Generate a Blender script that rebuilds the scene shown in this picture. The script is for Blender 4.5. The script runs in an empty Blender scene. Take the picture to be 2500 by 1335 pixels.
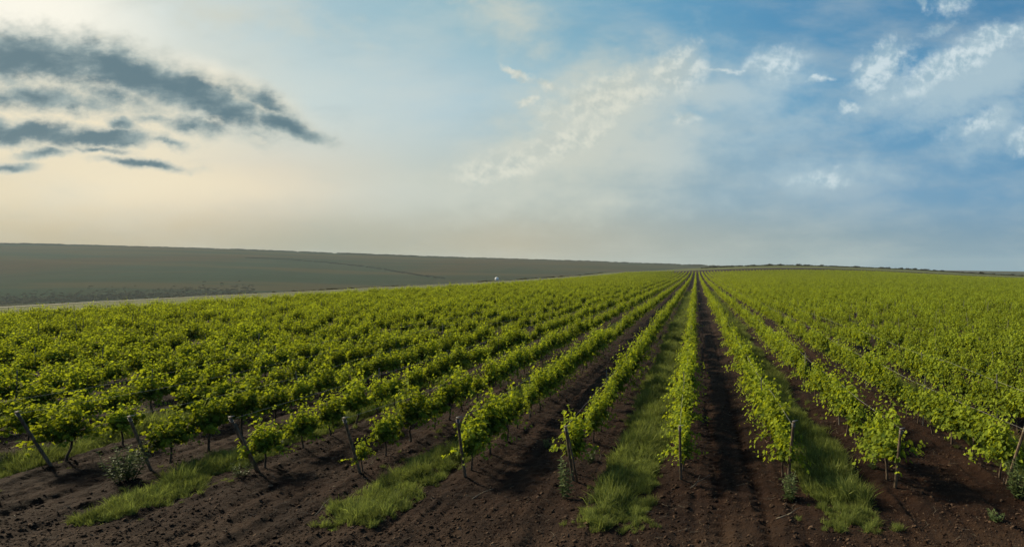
import bpy, math, random
import numpy as np
from mathutils import Vector, Matrix, Euler

S = bpy.context.scene
COL = S.collection
R = math.radians

# ------------------------------------------------------------------ camera
EYE = 4.8                       # camera height above the field (m)
F = 1500.0                      # focal length in pixels of the 2500 px wide picture
VX, VY = 1700.0, 662.0          # where the vine rows converge
cam = bpy.data.cameras.new('camera'); co = bpy.data.objects.new('camera', cam); COL.objects.link(co)
co.location = (0, 0, EYE); co.rotation_euler = (R(90), 0, 0)
cam.sensor_width = 36; cam.lens = 36 * F / 2500
cam.shift_x = -(VX - 1250) / 2500; cam.shift_y = -(667.5 - VY) / 2500
cam.clip_start = 0.1; cam.clip_end = 30000
S.camera = co
S.view_settings.view_transform = 'Standard'; S.view_settings.look = 'None'
S.view_settings.exposure = 0.75; S.view_settings.gamma = 1.0
S.cycles.max_bounces = 6; S.cycles.transparent_max_bounces = 8
S.cycles.diffuse_bounces = 3; S.cycles.glossy_bounces = 2; S.cycles.transmission_bounces = 4
S.cycles.volume_bounces = 0
S.cycles.sample_clamp_indirect = 4

# ------------------------------------------------------------------ sun and sky
SUN_AZ, SUN_EL = R(-66), R(33)          # azimuth from +Y towards +X
sl = bpy.data.lights.new('sun', 'SUN'); so = bpy.data.objects.new('sun', sl); COL.objects.link(so)
sl.energy = 4.8; sl.angle = R(7); sl.color = (1.0, 0.87, 0.62)
sd = Vector((math.sin(SUN_AZ) * math.cos(SUN_EL), math.cos(SUN_AZ) * math.cos(SUN_EL), math.sin(SUN_EL)))
so.rotation_euler = sd.to_track_quat('Z', 'Y').to_euler()
so.location = sd * 300


def lin(c):
    return tuple(((x / 255) / 12.92 if x / 255 <= 0.04045 else ((x / 255 + 0.055) / 1.055) ** 2.4) for x in c)


W = bpy.data.worlds.new('World'); S.world = W; W.use_nodes = True
NT = W.node_tree; NT.nodes.clear()


class G:
    """small helper for shader graphs"""
    def __init__(s, nt): s.nt = nt
    def n(s, t, **k):
        nd = s.nt.nodes.new(t)
        for a, b in k.items(): setattr(nd, a, b)
        return nd
    def put(s, sock, v):
        if isinstance(v, bpy.types.NodeSocket): s.nt.links.new(v, sock)
        elif v is not None: sock.default_value = v
    def m(s, op, a, b=None, c=None, clamp=False):
        nd = s.n('ShaderNodeMath', operation=op, use_clamp=clamp)
        s.put(nd.inputs[0], a); s.put(nd.inputs[1], b); s.put(nd.inputs[2], c)
        return nd.outputs[0]
    def vm(s, op, a, b=None):
        nd = s.n('ShaderNodeVectorMath', operation=op)
        s.put(nd.inputs[0], a); s.put(nd.inputs[1], b)
        return nd.outputs['Value'] if op in ('LENGTH', 'DOT_PRODUCT') else nd.outputs[0]
    def ss(s, v, lo, hi, a=0.0, b=1.0):
        nd = s.n('ShaderNodeMapRange', interpolation_type='SMOOTHSTEP')
        s.put(nd.inputs['Value'], v)
        nd.inputs['From Min'].default_value = lo; nd.inputs['From Max'].default_value = hi
        nd.inputs['To Min'].default_value = a; nd.inputs['To Max'].default_value = b
        return nd.outputs[0]
    def mix(s, f, a, b, blend='MIX'):
        nd = s.n('ShaderNodeMix', data_type='RGBA', blend_type=blend)
        s.put(nd.inputs[0], f)
        for k, v in ((6, a), (7, b)):
            if isinstance(v, tuple) and len(v) == 3: v = v + (1,)
            s.put(nd.inputs[k], v)
        return nd.outputs[2]
    def noise(s, vec, scale, detail=4, rough=0.55, dist=0.0, dims='3D'):
        nd = s.n('ShaderNodeTexNoise', noise_dimensions=dims)
        s.put(nd.inputs['Vector'], vec)
        nd.inputs['Scale'].default_value = scale; nd.inputs['Detail'].default_value = detail
        nd.inputs['Roughness'].default_value = rough; nd.inputs['Distortion'].default_value = dist
        return nd
    def ramp(s, v, stops, interp='LINEAR'):
        nd = s.n('ShaderNodeValToRGB'); cr = nd.color_ramp; cr.interpolation = interp
        while len(cr.elements) < len(stops): cr.elements.new(0.5)
        for e, (p, c) in zip(cr.elements, stops):
            e.position = p; e.color = tuple(c) + (1,)
        s.put(nd.inputs[0], v)
        return nd.outputs[0]
    def xyz(s, x, y, z=0.0):
        nd = s.n('ShaderNodeCombineXYZ'); s.put(nd.inputs[0], x); s.put(nd.inputs[1], y); s.put(nd.inputs[2], z)
        return nd.outputs[0]
    def sep(s, v):
        nd = s.n('ShaderNodeSeparateXYZ'); s.put(nd.inputs[0], v); return nd.outputs


g = G(NT)
tc = g.n('ShaderNodeTexCoord')
dx, dy, dz = g.sep(tc.outputs['Generated'])
az = g.m('ARCTAN2', dx, dy)
hyp = g.m('SQRT', g.m('ADD', g.m('MULTIPLY', dx, dx), g.m('MULTIPLY', dy, dy)))
tanel = g.m('DIVIDE', dz, g.m('MAXIMUM', hyp, 0.02))
wv = g.m('DIVIDE', tanel, g.m('MAXIMUM', g.m('COSINE', az), 0.45))     # rises with elevation
azn = g.m('ADD', g.m('DIVIDE', az, 2 * math.pi), 0.5)


def az_pos(px): return math.atan((px - VX) / F) / (2 * math.pi) + 0.5


def sky_ramp(stops):
    st = [(0.0, lin(stops['back']))] + [(0.22, lin(stops['left']))]
    st += [(az_pos(px), lin(c)) for px, c in stops['front']]
    st += [(0.74, lin(stops['right'])), (1.0, lin(stops['back']))]
    return g.ramp(azn, st)


sky_rows = [
    (0.035, dict(back=(120, 140, 150), left=(196, 180, 150), right=(105, 140, 165),
        front=[(0, (192, 178, 146)), (400, (192, 178, 148)), (800, (172, 172, 154)), (1250, (184, 177, 155)), (1600, (166, 172, 164)), (2000, (138, 160, 168)), (2480, (112, 148, 172))])),
    (0.135, dict(back=(100, 135, 160), left=(235, 215, 180), right=(85, 135, 170),
        front=[(0, (232, 218, 186)), (300, (240, 225, 194)), (650, (224, 213, 190)), (1000, (198, 204, 194)), (1400, (174, 187, 182)), (1750, (140, 170, 186)), (2100, (116, 160, 190)), (2480, (98, 150, 186))])),
    (0.275, dict(back=(80, 125, 165), left=(245, 235, 205), right=(70, 125, 165),
        front=[(0, (240, 228, 198)), (350, (226, 222, 202)), (750, (200, 214, 212)), (1100, (180, 203, 210)), (1500, (146, 184, 198)), (1800, (112, 164, 194)), (2150, (84, 148, 188)), (2480, (82, 144, 184))])),
    (0.43, dict(back=(70, 115, 160), left=(252, 246, 228), right=(60, 118, 165),
        front=[(0, (246, 242, 226)), (150, (240, 240, 226)), (450, (206, 218, 216)), (800, (164, 194, 204)), (1200, (136, 180, 196)), (1600, (100, 158, 190)), (1900, (80, 142, 182)), (2480, (70, 130, 172))])),
    (1.2, dict(back=(60, 105, 150), left=(150, 180, 200), right=(55, 110, 160),
        front=[(0, (200, 210, 210)), (1200, (95, 145, 180)), (2480, (56, 115, 165))])),
]
base = None; prev = None
for lev, st in sky_rows:
    c = sky_ramp(st)
    base = c if base is None else g.mix(g.ss(wv, prev, lev), base, c)
    prev = lev

# cloud plane: direction turned into a point on a far vertical sheet (100 px units), front half only
yy = g.m('MAXIMUM', dy, 0.05)
qx = g.m('MULTIPLY_ADD', g.m('DIVIDE', dx, yy), F / 100, VX / 100)
qy = g.m('MULTIPLY_ADD', g.m('DIVIDE', dz, yy), F / 100, -VY / 100)
Q = g.xyz(qx, qy, 0.0)
front = g.m('MULTIPLY', g.ss(dy, 0.06, 0.25), g.ss(dz, 0.0, 0.01))


def warp(vec, sc, amp, det=6, rough=0.6):
    nz = g.noise(vec, sc, det, rough)
    off = g.vm('SUBTRACT', nz.outputs['Color'], (0.5, 0.5, 0.5))
    return g.vm('ADD', vec, g.vm('MULTIPLY', off, (amp, amp, 0)))


def cloud(vec, ells):
    acc = None
    for cx, cy, a, b, rot, wgt in ells:
        mp = g.n('ShaderNodeMapping', vector_type='TEXTURE')
        g.put(mp.inputs['Vector'], vec)
        mp.inputs['Location'].default_value = (cx / 100, -cy / 100, 0)
        mp.inputs['Rotation'].default_value = (0, 0, R(-rot))
        mp.inputs['Scale'].default_value = (a / 100, b / 100, 1)
        f = g.m('MULTIPLY_ADD', g.vm('LENGTH', mp.outputs[0]), -wgt, wgt)
        acc = f if acc is None else g.m('MAXIMUM', acc, f)
    return acc


stretch = g.vm('MULTIPLY', Q, (0.45, 1.35, 1.0))
n_big = g.noise(stretch, 0.6, 6, 0.6).outputs[0]
n_wisp = g.noise(warp(g.vm('MULTIPLY', Q, (0.35, 1.0, 1.0)), 0.5, 1.2, 3), 1.3, 7, 0.6).outputs[0]


def m01(*a):
    r = a[0]
    for b in a[1:]: r = g.m('MULTIPLY', r, b)
    return r


# thin veil streaks over the whole sky
sky = g.mix(m01(g.ss(n_big, 0.40, 0.72), 0.26, front), base, lin((214, 217, 206)))
sky = g.mix(m01(g.ss(n_wisp, 0.50, 0.78), 0.16, front), sky, lin((150, 170, 176)))

# ---- pale cloud bank in the middle and on the right
soft_e = [(1480, 290, 360, 180, -24, 1), (1340, 390, 280, 95, -8, 1), (1600, 360, 260, 120, -10, .9), (2380, 185, 290, 110, -24, 1.15), (2290, 215, 260, 80, -14, .9),
          (1730, 235, 270, 80, 3, .85), (2430, 310, 180, 90, -15, .6), (2010, 425, 210, 55, -4, .6), (1230, 35, 180, 90, 40, .55), (1200, 480, 380, 70, 4, .5),
          (560, 30, 300, 60, 10, .45), (1890, 195, 140, 75, 0, .8), (1500, 500, 320, 50, -4, .4), (1850, 330, 260, 60, -12, .4)]
crisp_e = [(1470, 240, 175, 62, -20, .85), (1390, 343, 125, 44, -22, .95), (1240, 400, 160, 55, -14, .9), (1660, 172, 90, 60, -25, 1.0),
           (1560, 230, 120, 40, -20, .7), (1890, 160, 86, 50, -8, 1.1), (2150, 165, 100, 56, -36, 1.1), (2330, 150, 220, 44, -24, 1), (2440, 84, 120, 26, -10, .85),
           (1260, 180, 60, 13, 25, .8), (1335, 208, 50, 15, 20, .7), (1290, 250, 36, 17, 0, .7), (2006, 199, 34, 11, 0, .85), (2082, 270, 26, 15, 0, .85),
           (1675, 282, 38, 19, 0, .7), (1780, 178, 60, 8, 2, .7), (2320, 15, 70, 30, 0, .65), (2250, 10, 18, 22, 0, .7), (2290, 70, 60, 14, -20, .5),
           (2010, 430, 80, 22, -5, .55), (2490, 352, 46, 34, 0, .7), (2390, 300, 100, 28, -15, .5)]


soft = cloud(warp(Q, 0.6, 1.1, 6, 0.6), soft_e)
n_mid = g.noise(g.vm('MULTIPLY', Q, (0.8, 1.3, 1.0)), 1.5, 9, 0.62).outputs[0]
softm = g.ss(g.m('ADD', soft, g.m('MULTIPLY_ADD', n_mid, 1.1, -0.45)), -0.1, 0.9)
sky = g.mix(m01(softm, 0.84, front), sky, g.mix(g.ss(qx, 14.0, 19.5), lin((206, 209, 196)), lin((176, 199, 209))))
n_p0 = g.noise(Q, 1.7, 9, 0.66).outputs[0]; n_p1 = g.noise(g.vm('ADD', Q, (-0.10, 0.16, 0)), 1.7, 5, 0.58).outputs[0]
d0 = g.m('ADD', cloud(warp(Q, 1.1, 0.9, 8, 0.62), crisp_e), g.m('MULTIPLY_ADD', n_p0, 1.2, -0.46))
lit = g.ss(g.m('SUBTRACT', n_p0, n_p1), -0.12, 0.14)
crispm = g.ss(d0, 0.0, 0.85)
pc = g.mix(lit, g.mix(g.ss(qx, 15.0, 19.0), lin((192, 200, 192)), lin((160, 188, 202))), g.mix(g.ss(qx, 15.0, 19.0), lin((222, 223, 208)), lin((214, 228, 232))))
sky = g.mix(m01(crispm, 0.86, front), sky, pc)

# ---- dark clouds on the left, their thin edges lit by the low sun behind them
dark_e = [(60, 140, 330, 74, 5, 1), (330, 182, 270, 60, 14, 1), (520, 245, 200, 52, 27, 1), (700, 308, 125, 28, 20, 1.0),
          (110, 240, 280, 36, 3, .72), (290, 230, 130, 40, 10, .6), (60, 325, 250, 38, 3, 1), (260, 335, 160, 26, 2, .95), (300, 302, 46, 22, 15, .8),
          (110, 376, 80, 14, -3, .66), (345, 401, 130, 13, 6, .8), (25, 407, 60, 14, 4, .8), (410, 345, 60, 12, 8, .6), (650, 258, 130, 26, 28, .6), (470, 300, 100, 26, 6, .6), (240, 365, 80, 10, 6, .6), (380, 285, 60, 16, 0, .5)]


n_k0 = g.noise(g.vm('MULTIPLY', Q, (0.8, 1.3, 1.0)), 1.5, 10, 0.64).outputs[0]
n_k1 = g.noise(g.vm('MULTIPLY', g.vm('ADD', Q, (0.05, 0.2, 0)), (0.8, 1.3, 1.0)), 1.5, 6, 0.6).outputs[0]
k0 = g.m('ADD', cloud(warp(Q, 0.75, 0.8, 9, 0.62), dark_e), g.m('MULTIPLY_ADD', n_k0, 1.35, -0.58))
glow = cloud(warp(Q, .5, .6, 3), [(170, 290, 520, 150, 6, 1), (40, 20, 460, 150, 12, 1), (560, 225, 280, 80, 22, .9), (420, 440, 520, 90, 4, .7)])
sky = g.mix(m01(g.ss(glow, 0.0, 0.9), 0.9, front), sky, g.mix(g.ss(qy, -2.6, -0.8), lin((243, 229, 197)), lin((253, 249, 234))))
sky = g.mix(m01(g.ss(k0, -0.35, 0.15), 0.42, front), sky, lin((196, 200, 190)))
dcol = g.mix(g.ss(g.m('ADD', k0, g.m('MULTIPLY_ADD', n_wisp, 2.0, -1.0)), 0.1, 0.95), lin((150, 168, 168)), lin((78, 111, 124)))
dcol = g.mix(m01(g.ss(g.m('SUBTRACT', n_k0, n_k1), 0.03, 0.22), g.ss(k0, 0.75, 0.2), 0.8), dcol, lin((226, 222, 202)))
sky = g.mix(m01(g.ss(k0, -0.08, 0.62), 0.96, front), sky, dcol)

nish = g.n('ShaderNodeTexSky', sky_type='NISHITA', sun_disc=False)
nish.sun_elevation = SUN_EL; nish.sun_rotation = SUN_AZ % (2 * math.pi); nish.air_density = 1.0; nish.dust_density = 2.0
nish10 = g.mix(1.0, nish.outputs[0], (0.1, 0.1, 0.1), 'MULTIPLY')
fin = g.mix(0.97, nish10, sky)
fin = g.mix(g.ss(dz, -0.06, -0.01), lin((70, 66, 52)), fin)
bg = g.n('ShaderNodeBackground'); bg.inputs['Strength'].default_value = 0.1
scaled = g.vm('MULTIPLY', fin, (5.95, 5.95, 5.95))     # Background strength stays at 0.1
g.put(bg.inputs['Color'], scaled)
wo = g.n('ShaderNodeOutputWorld'); g.put(wo.inputs[0], bg.outputs[0])
W.cycles.sampling_method = 'MANUAL'; W.cycles.sample_map_resolution = 1024

# ------------------------------------------------------------------ numpy noise and terrain
def _hash(ix, iy, seed):
    h = (ix.astype(np.int64) * 374761393 + iy.astype(np.int64) * 668265263 + seed * 1442695041) & 0xFFFFFFFF
    h = ((h ^ (h >> 13)) * 1274126177) & 0xFFFFFFFF
    h = (h ^ (h >> 16)) & 0xFFFFFFFF
    return h / 4294967295.0


def vnoise(x, y, seed=0):
    x0 = np.floor(x); y0 = np.floor(y); fx = x - x0; fy = y - y0
    fx = fx * fx * (3 - 2 * fx); fy = fy * fy * (3 - 2 * fy)
    a = _hash(x0, y0, seed); b = _hash(x0 + 1, y0, seed); c = _hash(x0, y0 + 1, seed); d = _hash(x0 + 1, y0 + 1, seed)
    return (a * (1 - fx) + b * fx) * (1 - fy) + (c * (1 - fx) + d * fx) * fy - 0.5


def fbm(x, y, sc, octv=4, seed=0, gain=0.5):
    r = 0; a = 1.0
    for o in range(octv):
        r = r + a * vnoise(x * sc + 17.3 * o, y * sc - 9.1 * o, seed + o); sc *= 2.03; a *= gain
    return r


def sst(a, b, x):
    t = np.clip((x - a) / (b - a), 0, 1); return t * t * (3 - 2 * t)


_rx = np.array([-2000, -400, -200, -120, -60, 0, 40, 80, 120, 160, 200, 240, 280, 320, 400, 500, 900, 3000], float)
_rz = np.array([0, 0.5, 1.2, 2.0, 4.0, 7.2, 9.4, 10.4, 9.7, 8.4, 7.0, 4.8, 2.2, 0.0, -3, -8, -18, -25], float)
_gx = np.linspace(-2000, 3000, 2501); _gz = np.interp(_gx, _rx, _rz)
_k = np.exp(-0.5 * (np.arange(-25, 26) / 9.0) ** 2); _k /= _k.sum(); _gz = np.convolve(np.pad(_gz, 25, 'edge'), _k, 'valid')
_cu = np.array([-9, -2.5, -1.133, -1.0, -.867, -.733, -.6, -.467, -.333, -.2, -.133, -.067, 0, .07, .25, .55, 1.0, 3.0])
_cp = np.array([575, 585, 595, 599, 603, 610, 618, 625, 630, 636, 640, 644, 648, 651, 657, 663, 668, 672.])


def terrain(x, y):
    """large shape of the land"""
    x = np.asarray(x, float); y = np.asarray(y, float)
    fld = np.interp(x, _gx, _gz) * (np.clip((y - 60) / 560., 0, 1.03) ** 3.0) - 0.035 * np.clip(y - 640, 0, None) * sst(640, 760, y)
    fld = fld - 4.2 * sst(110, 265, x) * sst(150, 420, y) * (1 - sst(520, 622, y))
    fld = fld + 0.25 * fbm(x, y, 1 / 60., 2, 5) * sst(30, 90, y)
    u = x / np.maximum(y, 300.0)
    crest = EYE + (VY - np.interp(u, _cu, _cp)) * 2500 / F
    fl = -45.0 + 6 * fbm(x, y, 1 / 400., 3, 9)
    t = np.clip((y - 850) / 1650., 0, 1)
    rise = 0.65 * t + 0.35 * t * t * (3 - 2 * t)
    hill = fl + (crest - fl) * rise + 7 * fbm(x, y, 1 / 500., 3, 21) * np.sin(np.pi * t)
    hill = hill - 0.03 * np.clip(y - 2560, 0, None) * (y > 2500)
    p = 1 / (1 + (np.clip(-94 - x, 0, None) / 70.0) ** 1.3) * (1 - sst(660, 1100, y))
    return p * fld + (1 - p) * hill


D_END = 14.0
rows_x = {'A': -15.55, 'B': -13.0, 'C': -10.36, 'D': -7.85, 'E': -5.34, 'F': -2.82, 'G': -0.35, 'H': 2.08, 'I': 4.42, 'J': 6.87}
ROWS = []                                         # (x, end y, index relative to the bare lane between G and H)
order = 'GFEDCBA'
for k in range(7): ROWS.append((rows_x[order[k]], 7200 / (1180 - 5.2 * k - 662), -(k + 1)))
for k in range(7, 26): ROWS.append((-15.55 - 2.5 * (k - 6), 14.9 + 0.03 * (k - 6), -(k + 1)))
for k, c in enumerate('HIJ'): ROWS.append((rows_x[c], (13.9, 13.65, 13.6)[k], k + 1))
for k in range(3, 130): ROWS.append((6.87 + 2.45 * (k - 2), 13.6, k + 1))
XMIN = min(r[0] for r in ROWS)
STRIPS = [(-1.55, 11.35), (3.15, 11.3), (-6.6, 11.5), (-11.6, 11.7), (-16.7, 12.9), (-21.8, 13.2), (8.2, 12.0), (13.1, 12.0), (-26.8, 13)]
BARE = [-4.1, 0.85, 5.6, -9.1, -14.2]
_rxs = np.array(sorted(r[0] for r in ROWS))


def relief(x, y):
    """furrows, wheel tracks, clods: only the tilled near ground"""
    x = np.asarray(x, float); y = np.asarray(y, float)
    near = (1 - sst(45, 80, y)) * (1 - sst(40, 60, np.abs(x)))
    z = 0.105 * fbm(x, y * 0.07, 3.4, 3, 31)                                  # furrows run along the rows
    z = z + 0.045 * fbm(x, y, 4.5, 4, 41, 0.62) + 0.05 * fbm(x, y, 0.8, 2, 43)
    d = np.min(np.abs(x[..., None] - _rxs[None, :]), axis=-1) if x.ndim == 1 else 0
    if x.ndim == 1:
        z = z + 0.09 * np.exp(-(d / 0.38) ** 2) * sst(12.4, 14.5, y)          # hilled-up soil under the vines
    for c in BARE:
        for o in (-0.42, 0.42):
            w = np.exp(-((x - c - o + 0.05 * np.sin(y * 0.35)) / 0.15) ** 2) * (1 if abs(c - .85) < .1 else .55)
            z = z - w * (0.06 + 0.022 * np.sign(np.sin(y * 20.0 + np.abs(x - c - o) * 14)))
    return z * near


def zat(x, y):
    return float(terrain(np.array([x]), np.array([y]))[0] + relief(np.array([x], float), np.array([y], float))[0])


def cast(px, py, far=5000):
    u = (px - VX) / F; v = (VY - py) / F
    ys = np.geomspace(9, far, 6000)
    below = EYE + v * ys <= terrain(u * ys, ys)
    i = int(np.argmax(below)) if below.any() else -1
    return u * ys[i], ys[i], float(terrain(np.array([u * ys[i]]), np.array([ys[i]]))[0])

# ------------------------------------------------------------------ materials
def material(name):
    m = bpy.data.materials.new(name); m.use_nodes = True; m.node_tree.nodes.clear()
    return m, G(m.node_tree)


def out(gg, sh):
    o = gg.n('ShaderNodeOutputMaterial'); gg.put(o.inputs[0], sh); return o


def leaf_material(name, young, old, trans, trans_amt=0.45, rough=0.5, spread=0.35):
    m, q = material(name)
    at = q.n('ShaderNodeAttribute', attribute_name='tint')
    oi = q.n('ShaderNodeObjectInfo')
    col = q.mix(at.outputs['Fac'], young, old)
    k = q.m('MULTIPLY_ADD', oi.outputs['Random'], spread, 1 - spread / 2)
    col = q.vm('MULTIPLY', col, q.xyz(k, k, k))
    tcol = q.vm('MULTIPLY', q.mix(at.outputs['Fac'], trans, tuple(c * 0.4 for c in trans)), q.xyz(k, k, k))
    pb = q.n('ShaderNodeBsdfPrincipled'); q.put(pb.inputs['Base Color'], col)
    pb.inputs['Roughness'].default_value = rough; pb.inputs['Specular IOR Level'].default_value = 0.12
    tr = q.n('ShaderNodeBsdfTranslucent'); q.put(tr.inputs['Color'], tcol)
    mx = q.n('ShaderNodeMixShader'); mx.inputs[0].default_value = trans_amt
    q.put(mx.inputs[1], pb.outputs[0]); q.put(mx.inputs[2], tr.outputs[0])
    out(q, mx.outputs[0]); return m


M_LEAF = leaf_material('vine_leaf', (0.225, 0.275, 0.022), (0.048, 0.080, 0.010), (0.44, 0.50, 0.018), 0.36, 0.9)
M_GRASS = leaf_material('grass_blade', (0.18, 0.205, 0.05), (0.05, 0.075, 0.018), (0.26, 0.31, 0.06), 0.3, 0.8, 0.8)
M_WEED = leaf_material('weed_leaf', (0.11, 0.14, 0.05), (0.05, 0.08, 0.025), (0.16, 0.22, 0.05), 0.3, 0.6)
M_SCRUB = leaf_material('scrub_leaf', (0.060, 0.052, 0.024), (0.028, 0.027, 0.013), (0.04, 0.04, 0.01), 0.2, 0.8, 0.5)


M_DRY = leaf_material('dry_scrub_leaf', (0.13, 0.115, 0.055), (0.07, 0.062, 0.032), (0.08, 0.075, 0.025), 0.2, 0.8, 0.5)


def rough_material(name, c1, c2, sc, rough=0.9, bump=0.0, stretch=(1, 1, 1), detail=5):
    m, q = material(name)
    t = q.n('ShaderNodeTexCoord')
    v = q.vm('MULTIPLY', t.outputs['Object'], stretch)
    nz = q.noise(v, sc, detail, 0.6)
    col = q.mix(q.ss(nz.outputs[0], 0.3, 0.7), c1, c2)
    pb = q.n('ShaderNodeBsdfPrincipled'); q.put(pb.inputs['Base Color'], col)
    pb.inputs['Roughness'].default_value = rough; pb.inputs['Specular IOR Level'].default_value = 0.2
    if bump:
        b = q.n('ShaderNodeBump'); b.inputs['Strength'].default_value = 0.6; b.inputs['Distance'].default_value = bump
        q.put(b.inputs['Height'], nz.outputs[0]); q.put(pb.inputs['Normal'], b.outputs[0])
    out(q, pb.outputs[0]); return m


M_BARK = rough_material('vine_bark', (0.035, 0.024, 0.016), (0.11, 0.08, 0.055), 30, bump=0.01, stretch=(1, 1, 0.2))
M_POST = rough_material('weathered_wood', (0.065, 0.046, 0.030), (0.20, 0.15, 0.10), 25, bump=0.006, stretch=(1, 1, 0.12))
M_STAKE = rough_material('grey_stake', (0.09, 0.08, 0.07), (0.17, 0.155, 0.14), 18, stretch=(1, 1, 0.2))
M_WIRE = rough_material('zinc_wire', (0.20, 0.19, 0.18), (0.32, 0.31, 0.29), 40, 0.5)
M_WHITE = rough_material('white_paint', (0.75, 0.76, 0.76), (0.82, 0.82, 0.81), 3, 0.5)
M_TWIG = rough_material('dry_twig', (0.08, 0.065, 0.045), (0.20, 0.17, 0.125), 12)
M_TRACK = rough_material('gravel_track', (0.11, 0.105, 0.08), (0.16, 0.15, 0.12), 0.6)


def clod_material():
    m, q = material('dry_clod')
    oi = q.n('ShaderNodeObjectInfo')
    t = q.n('ShaderNodeTexCoord')
    nz = q.noise(t.outputs['Object'], 9, 3)
    col = q.mix(q.m('POWER', oi.outputs['Random'], 3.0), (0.020, 0.0098, 0.0052), (0.105, 0.066, 0.041))
    k = q.ss(nz.outputs[0], 0.2, 0.8, 0.7, 1.3)
    pb = q.n('ShaderNodeBsdfPrincipled'); q.put(pb.inputs['Base Color'], q.vm('MULTIPLY', col, q.xyz(k, k, k)))
    pb.inputs['Roughness'].default_value = 0.95; pb.inputs['Specular IOR Level'].default_value = 0.1
    out(q, pb.outputs[0]); return m


M_CLOD = clod_material()


def ground_material():
    m, q = material('tilled_soil')
    ge = q.n('ShaderNodeNewGeometry'); P = ge.outputs['Position']
    px, py, pz = q.sep(P)
    n1 = q.noise(P, 0.7, 5, 0.6); n2 = q.noise(P, 9.0, 6, 0.7)
    n3 = q.noise(q.vm('MULTIPLY', P, (3.0, 0.35, 1)), 2.2, 4, 0.6)
    soil = q.mix(q.ss(n1.outputs[0], 0.3, 0.72), (0.0095, 0.0033, 0.0012), (0.0205, 0.0083, 0.0035))
    soil = q.mix(q.ss(n2.outputs[0], 0.52, 0.80), soil, (0.038, 0.0185, 0.0092))
    soil = q.mix(q.m('MULTIPLY', q.ss(n3.outputs[0], 0.5, 0.8), 0.5), soil, (0.025, 0.0135, 0.0072))
    # the headland in front of the rows is drier and paler
    dry = q.m('MULTIPLY', q.ss(py, 13.2, 10.2), q.ss(n1.outputs[0], 0.25, 0.7))
    soil = q.mix(q.m('MULTIPLY', dry, 0.7), soil, (0.042, 0.026, 0.0155))
    gn = q.noise(P, 0.25, 6, 0.65)
    grass = q.mix(q.ss(gn.outputs[0], 0.3, 0.7), (0.055, 0.066, 0.022), (0.095, 0.10, 0.038))
    far = q.m('MAXIMUM', q.ss(px, -65.6, -66.8), q.ss(py, 565, 580))
    col = q.mix(far, soil, grass)
    pb = q.n('ShaderNodeBsdfPrincipled'); q.put(pb.inputs['Base Color'], col)
    pb.inputs['Roughness'].default_value = 0.95; pb.inputs['Specular IOR Level'].default_value = 0.12
    b = q.n('ShaderNodeBump'); b.inputs['Strength'].default_value = 1.0; b.inputs['Distance'].default_value = 0.08
    q.put(b.inputs['Height'], q.m('ADD', n2.outputs[0], q.m('MULTIPLY', q.noise(P, 30, 3, 0.6).outputs[0], 0.3)))
    q.put(pb.inputs['Normal'], b.outputs[0])
    out(q, pb.outputs[0]); return m


def hill_material():
    m, q = material('far_pasture')
    ge = q.n('ShaderNodeNewGeometry'); P = ge.outputs['Position']
    px, py, pz = q.sep(P)
    st = q.vm('MULTIPLY', P, (1.0, 0.45, 1.0))
    n1 = q.noise(st, 0.0016, 5, 0.55, 0.6); n2 = q.noise(st, 0.012, 5, 0.65); n3 = q.noise(P, 0.09, 4, 0.7)
    c = q.mix(q.ss(n1.outputs[0], 0.38, 0.62), (0.050, 0.040, 0.022), (0.031, 0.043, 0.027))
    c = q.mix(q.m('MULTIPLY', q.ss(n2.outputs[0], 0.45, 0.7), 0.55), c, (0.028, 0.031, 0.019))
    n4 = q.noise(q.vm('MULTIPLY', P, (0.12, 1.0, 0.0)), 0.006, 4, 0.6)
    c = q.mix(q.m('MULTIPLY', q.ss(n4.outputs[0], 0.50, 0.60), 0.6), c, (0.066, 0.052, 0.026))
    c = q.mix(q.m('MULTIPLY', q.ss(n4.outputs[0], 0.46, 0.38), 0.6), c, (0.026, 0.036, 0.020))
    c = q.mix(q.m('MULTIPLY', q.ss(n3.outputs[0], 0.5, 0.75), 0.4), c, (0.066, 0.060, 0.036))
    pb = q.n('ShaderNodeBsdfPrincipled'); q.put(pb.inputs['Base Color'], c)
    pb.inputs['Roughness'].default_value = 1.0; pb.inputs['Specular IOR Level'].default_value = 0.0
    out(q, pb.outputs[0]); return m


M_SOIL = ground_material(); M_HILL = hill_material()

# ------------------------------------------------------------------ object helpers
def mesh_obj(name, verts, faces, mat, parent=None, smooth=True, attrs=None, link=True):
    me = bpy.data.meshes.new(name)
    me.from_pydata([tuple(v) for v in verts], [], faces)
    for mm in (mat if isinstance(mat, (list, tuple)) else [mat]): me.materials.append(mm)
    if smooth: me.polygons.foreach_set('use_smooth', [True] * len(me.polygons))
    if attrs:
        for k, arr in attrs.items():
            a = me.attributes.new(k, 'FLOAT', 'POINT'); a.data.foreach_set('value', np.asarray(arr, np.float32))
    me.update()
    o = bpy.data.objects.new(name, me)
    if link: COL.objects.link(o)
    if parent: o.parent = parent
    return o


def tag(o, label=None, cat=None, group=None, kind=None):
    if label: o['label'] = label
    if cat: o['category'] = cat
    if group: o['group'] = group
    if kind: o['kind'] = kind
    return o


def empty(name, loc, rz=0.0, link=True):
    o = bpy.data.objects.new(name, None); o.empty_display_size = 0.2
    o.location = loc; o.rotation_euler = (0, 0, rz)
    if link: COL.objects.link(o)
    return o


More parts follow.
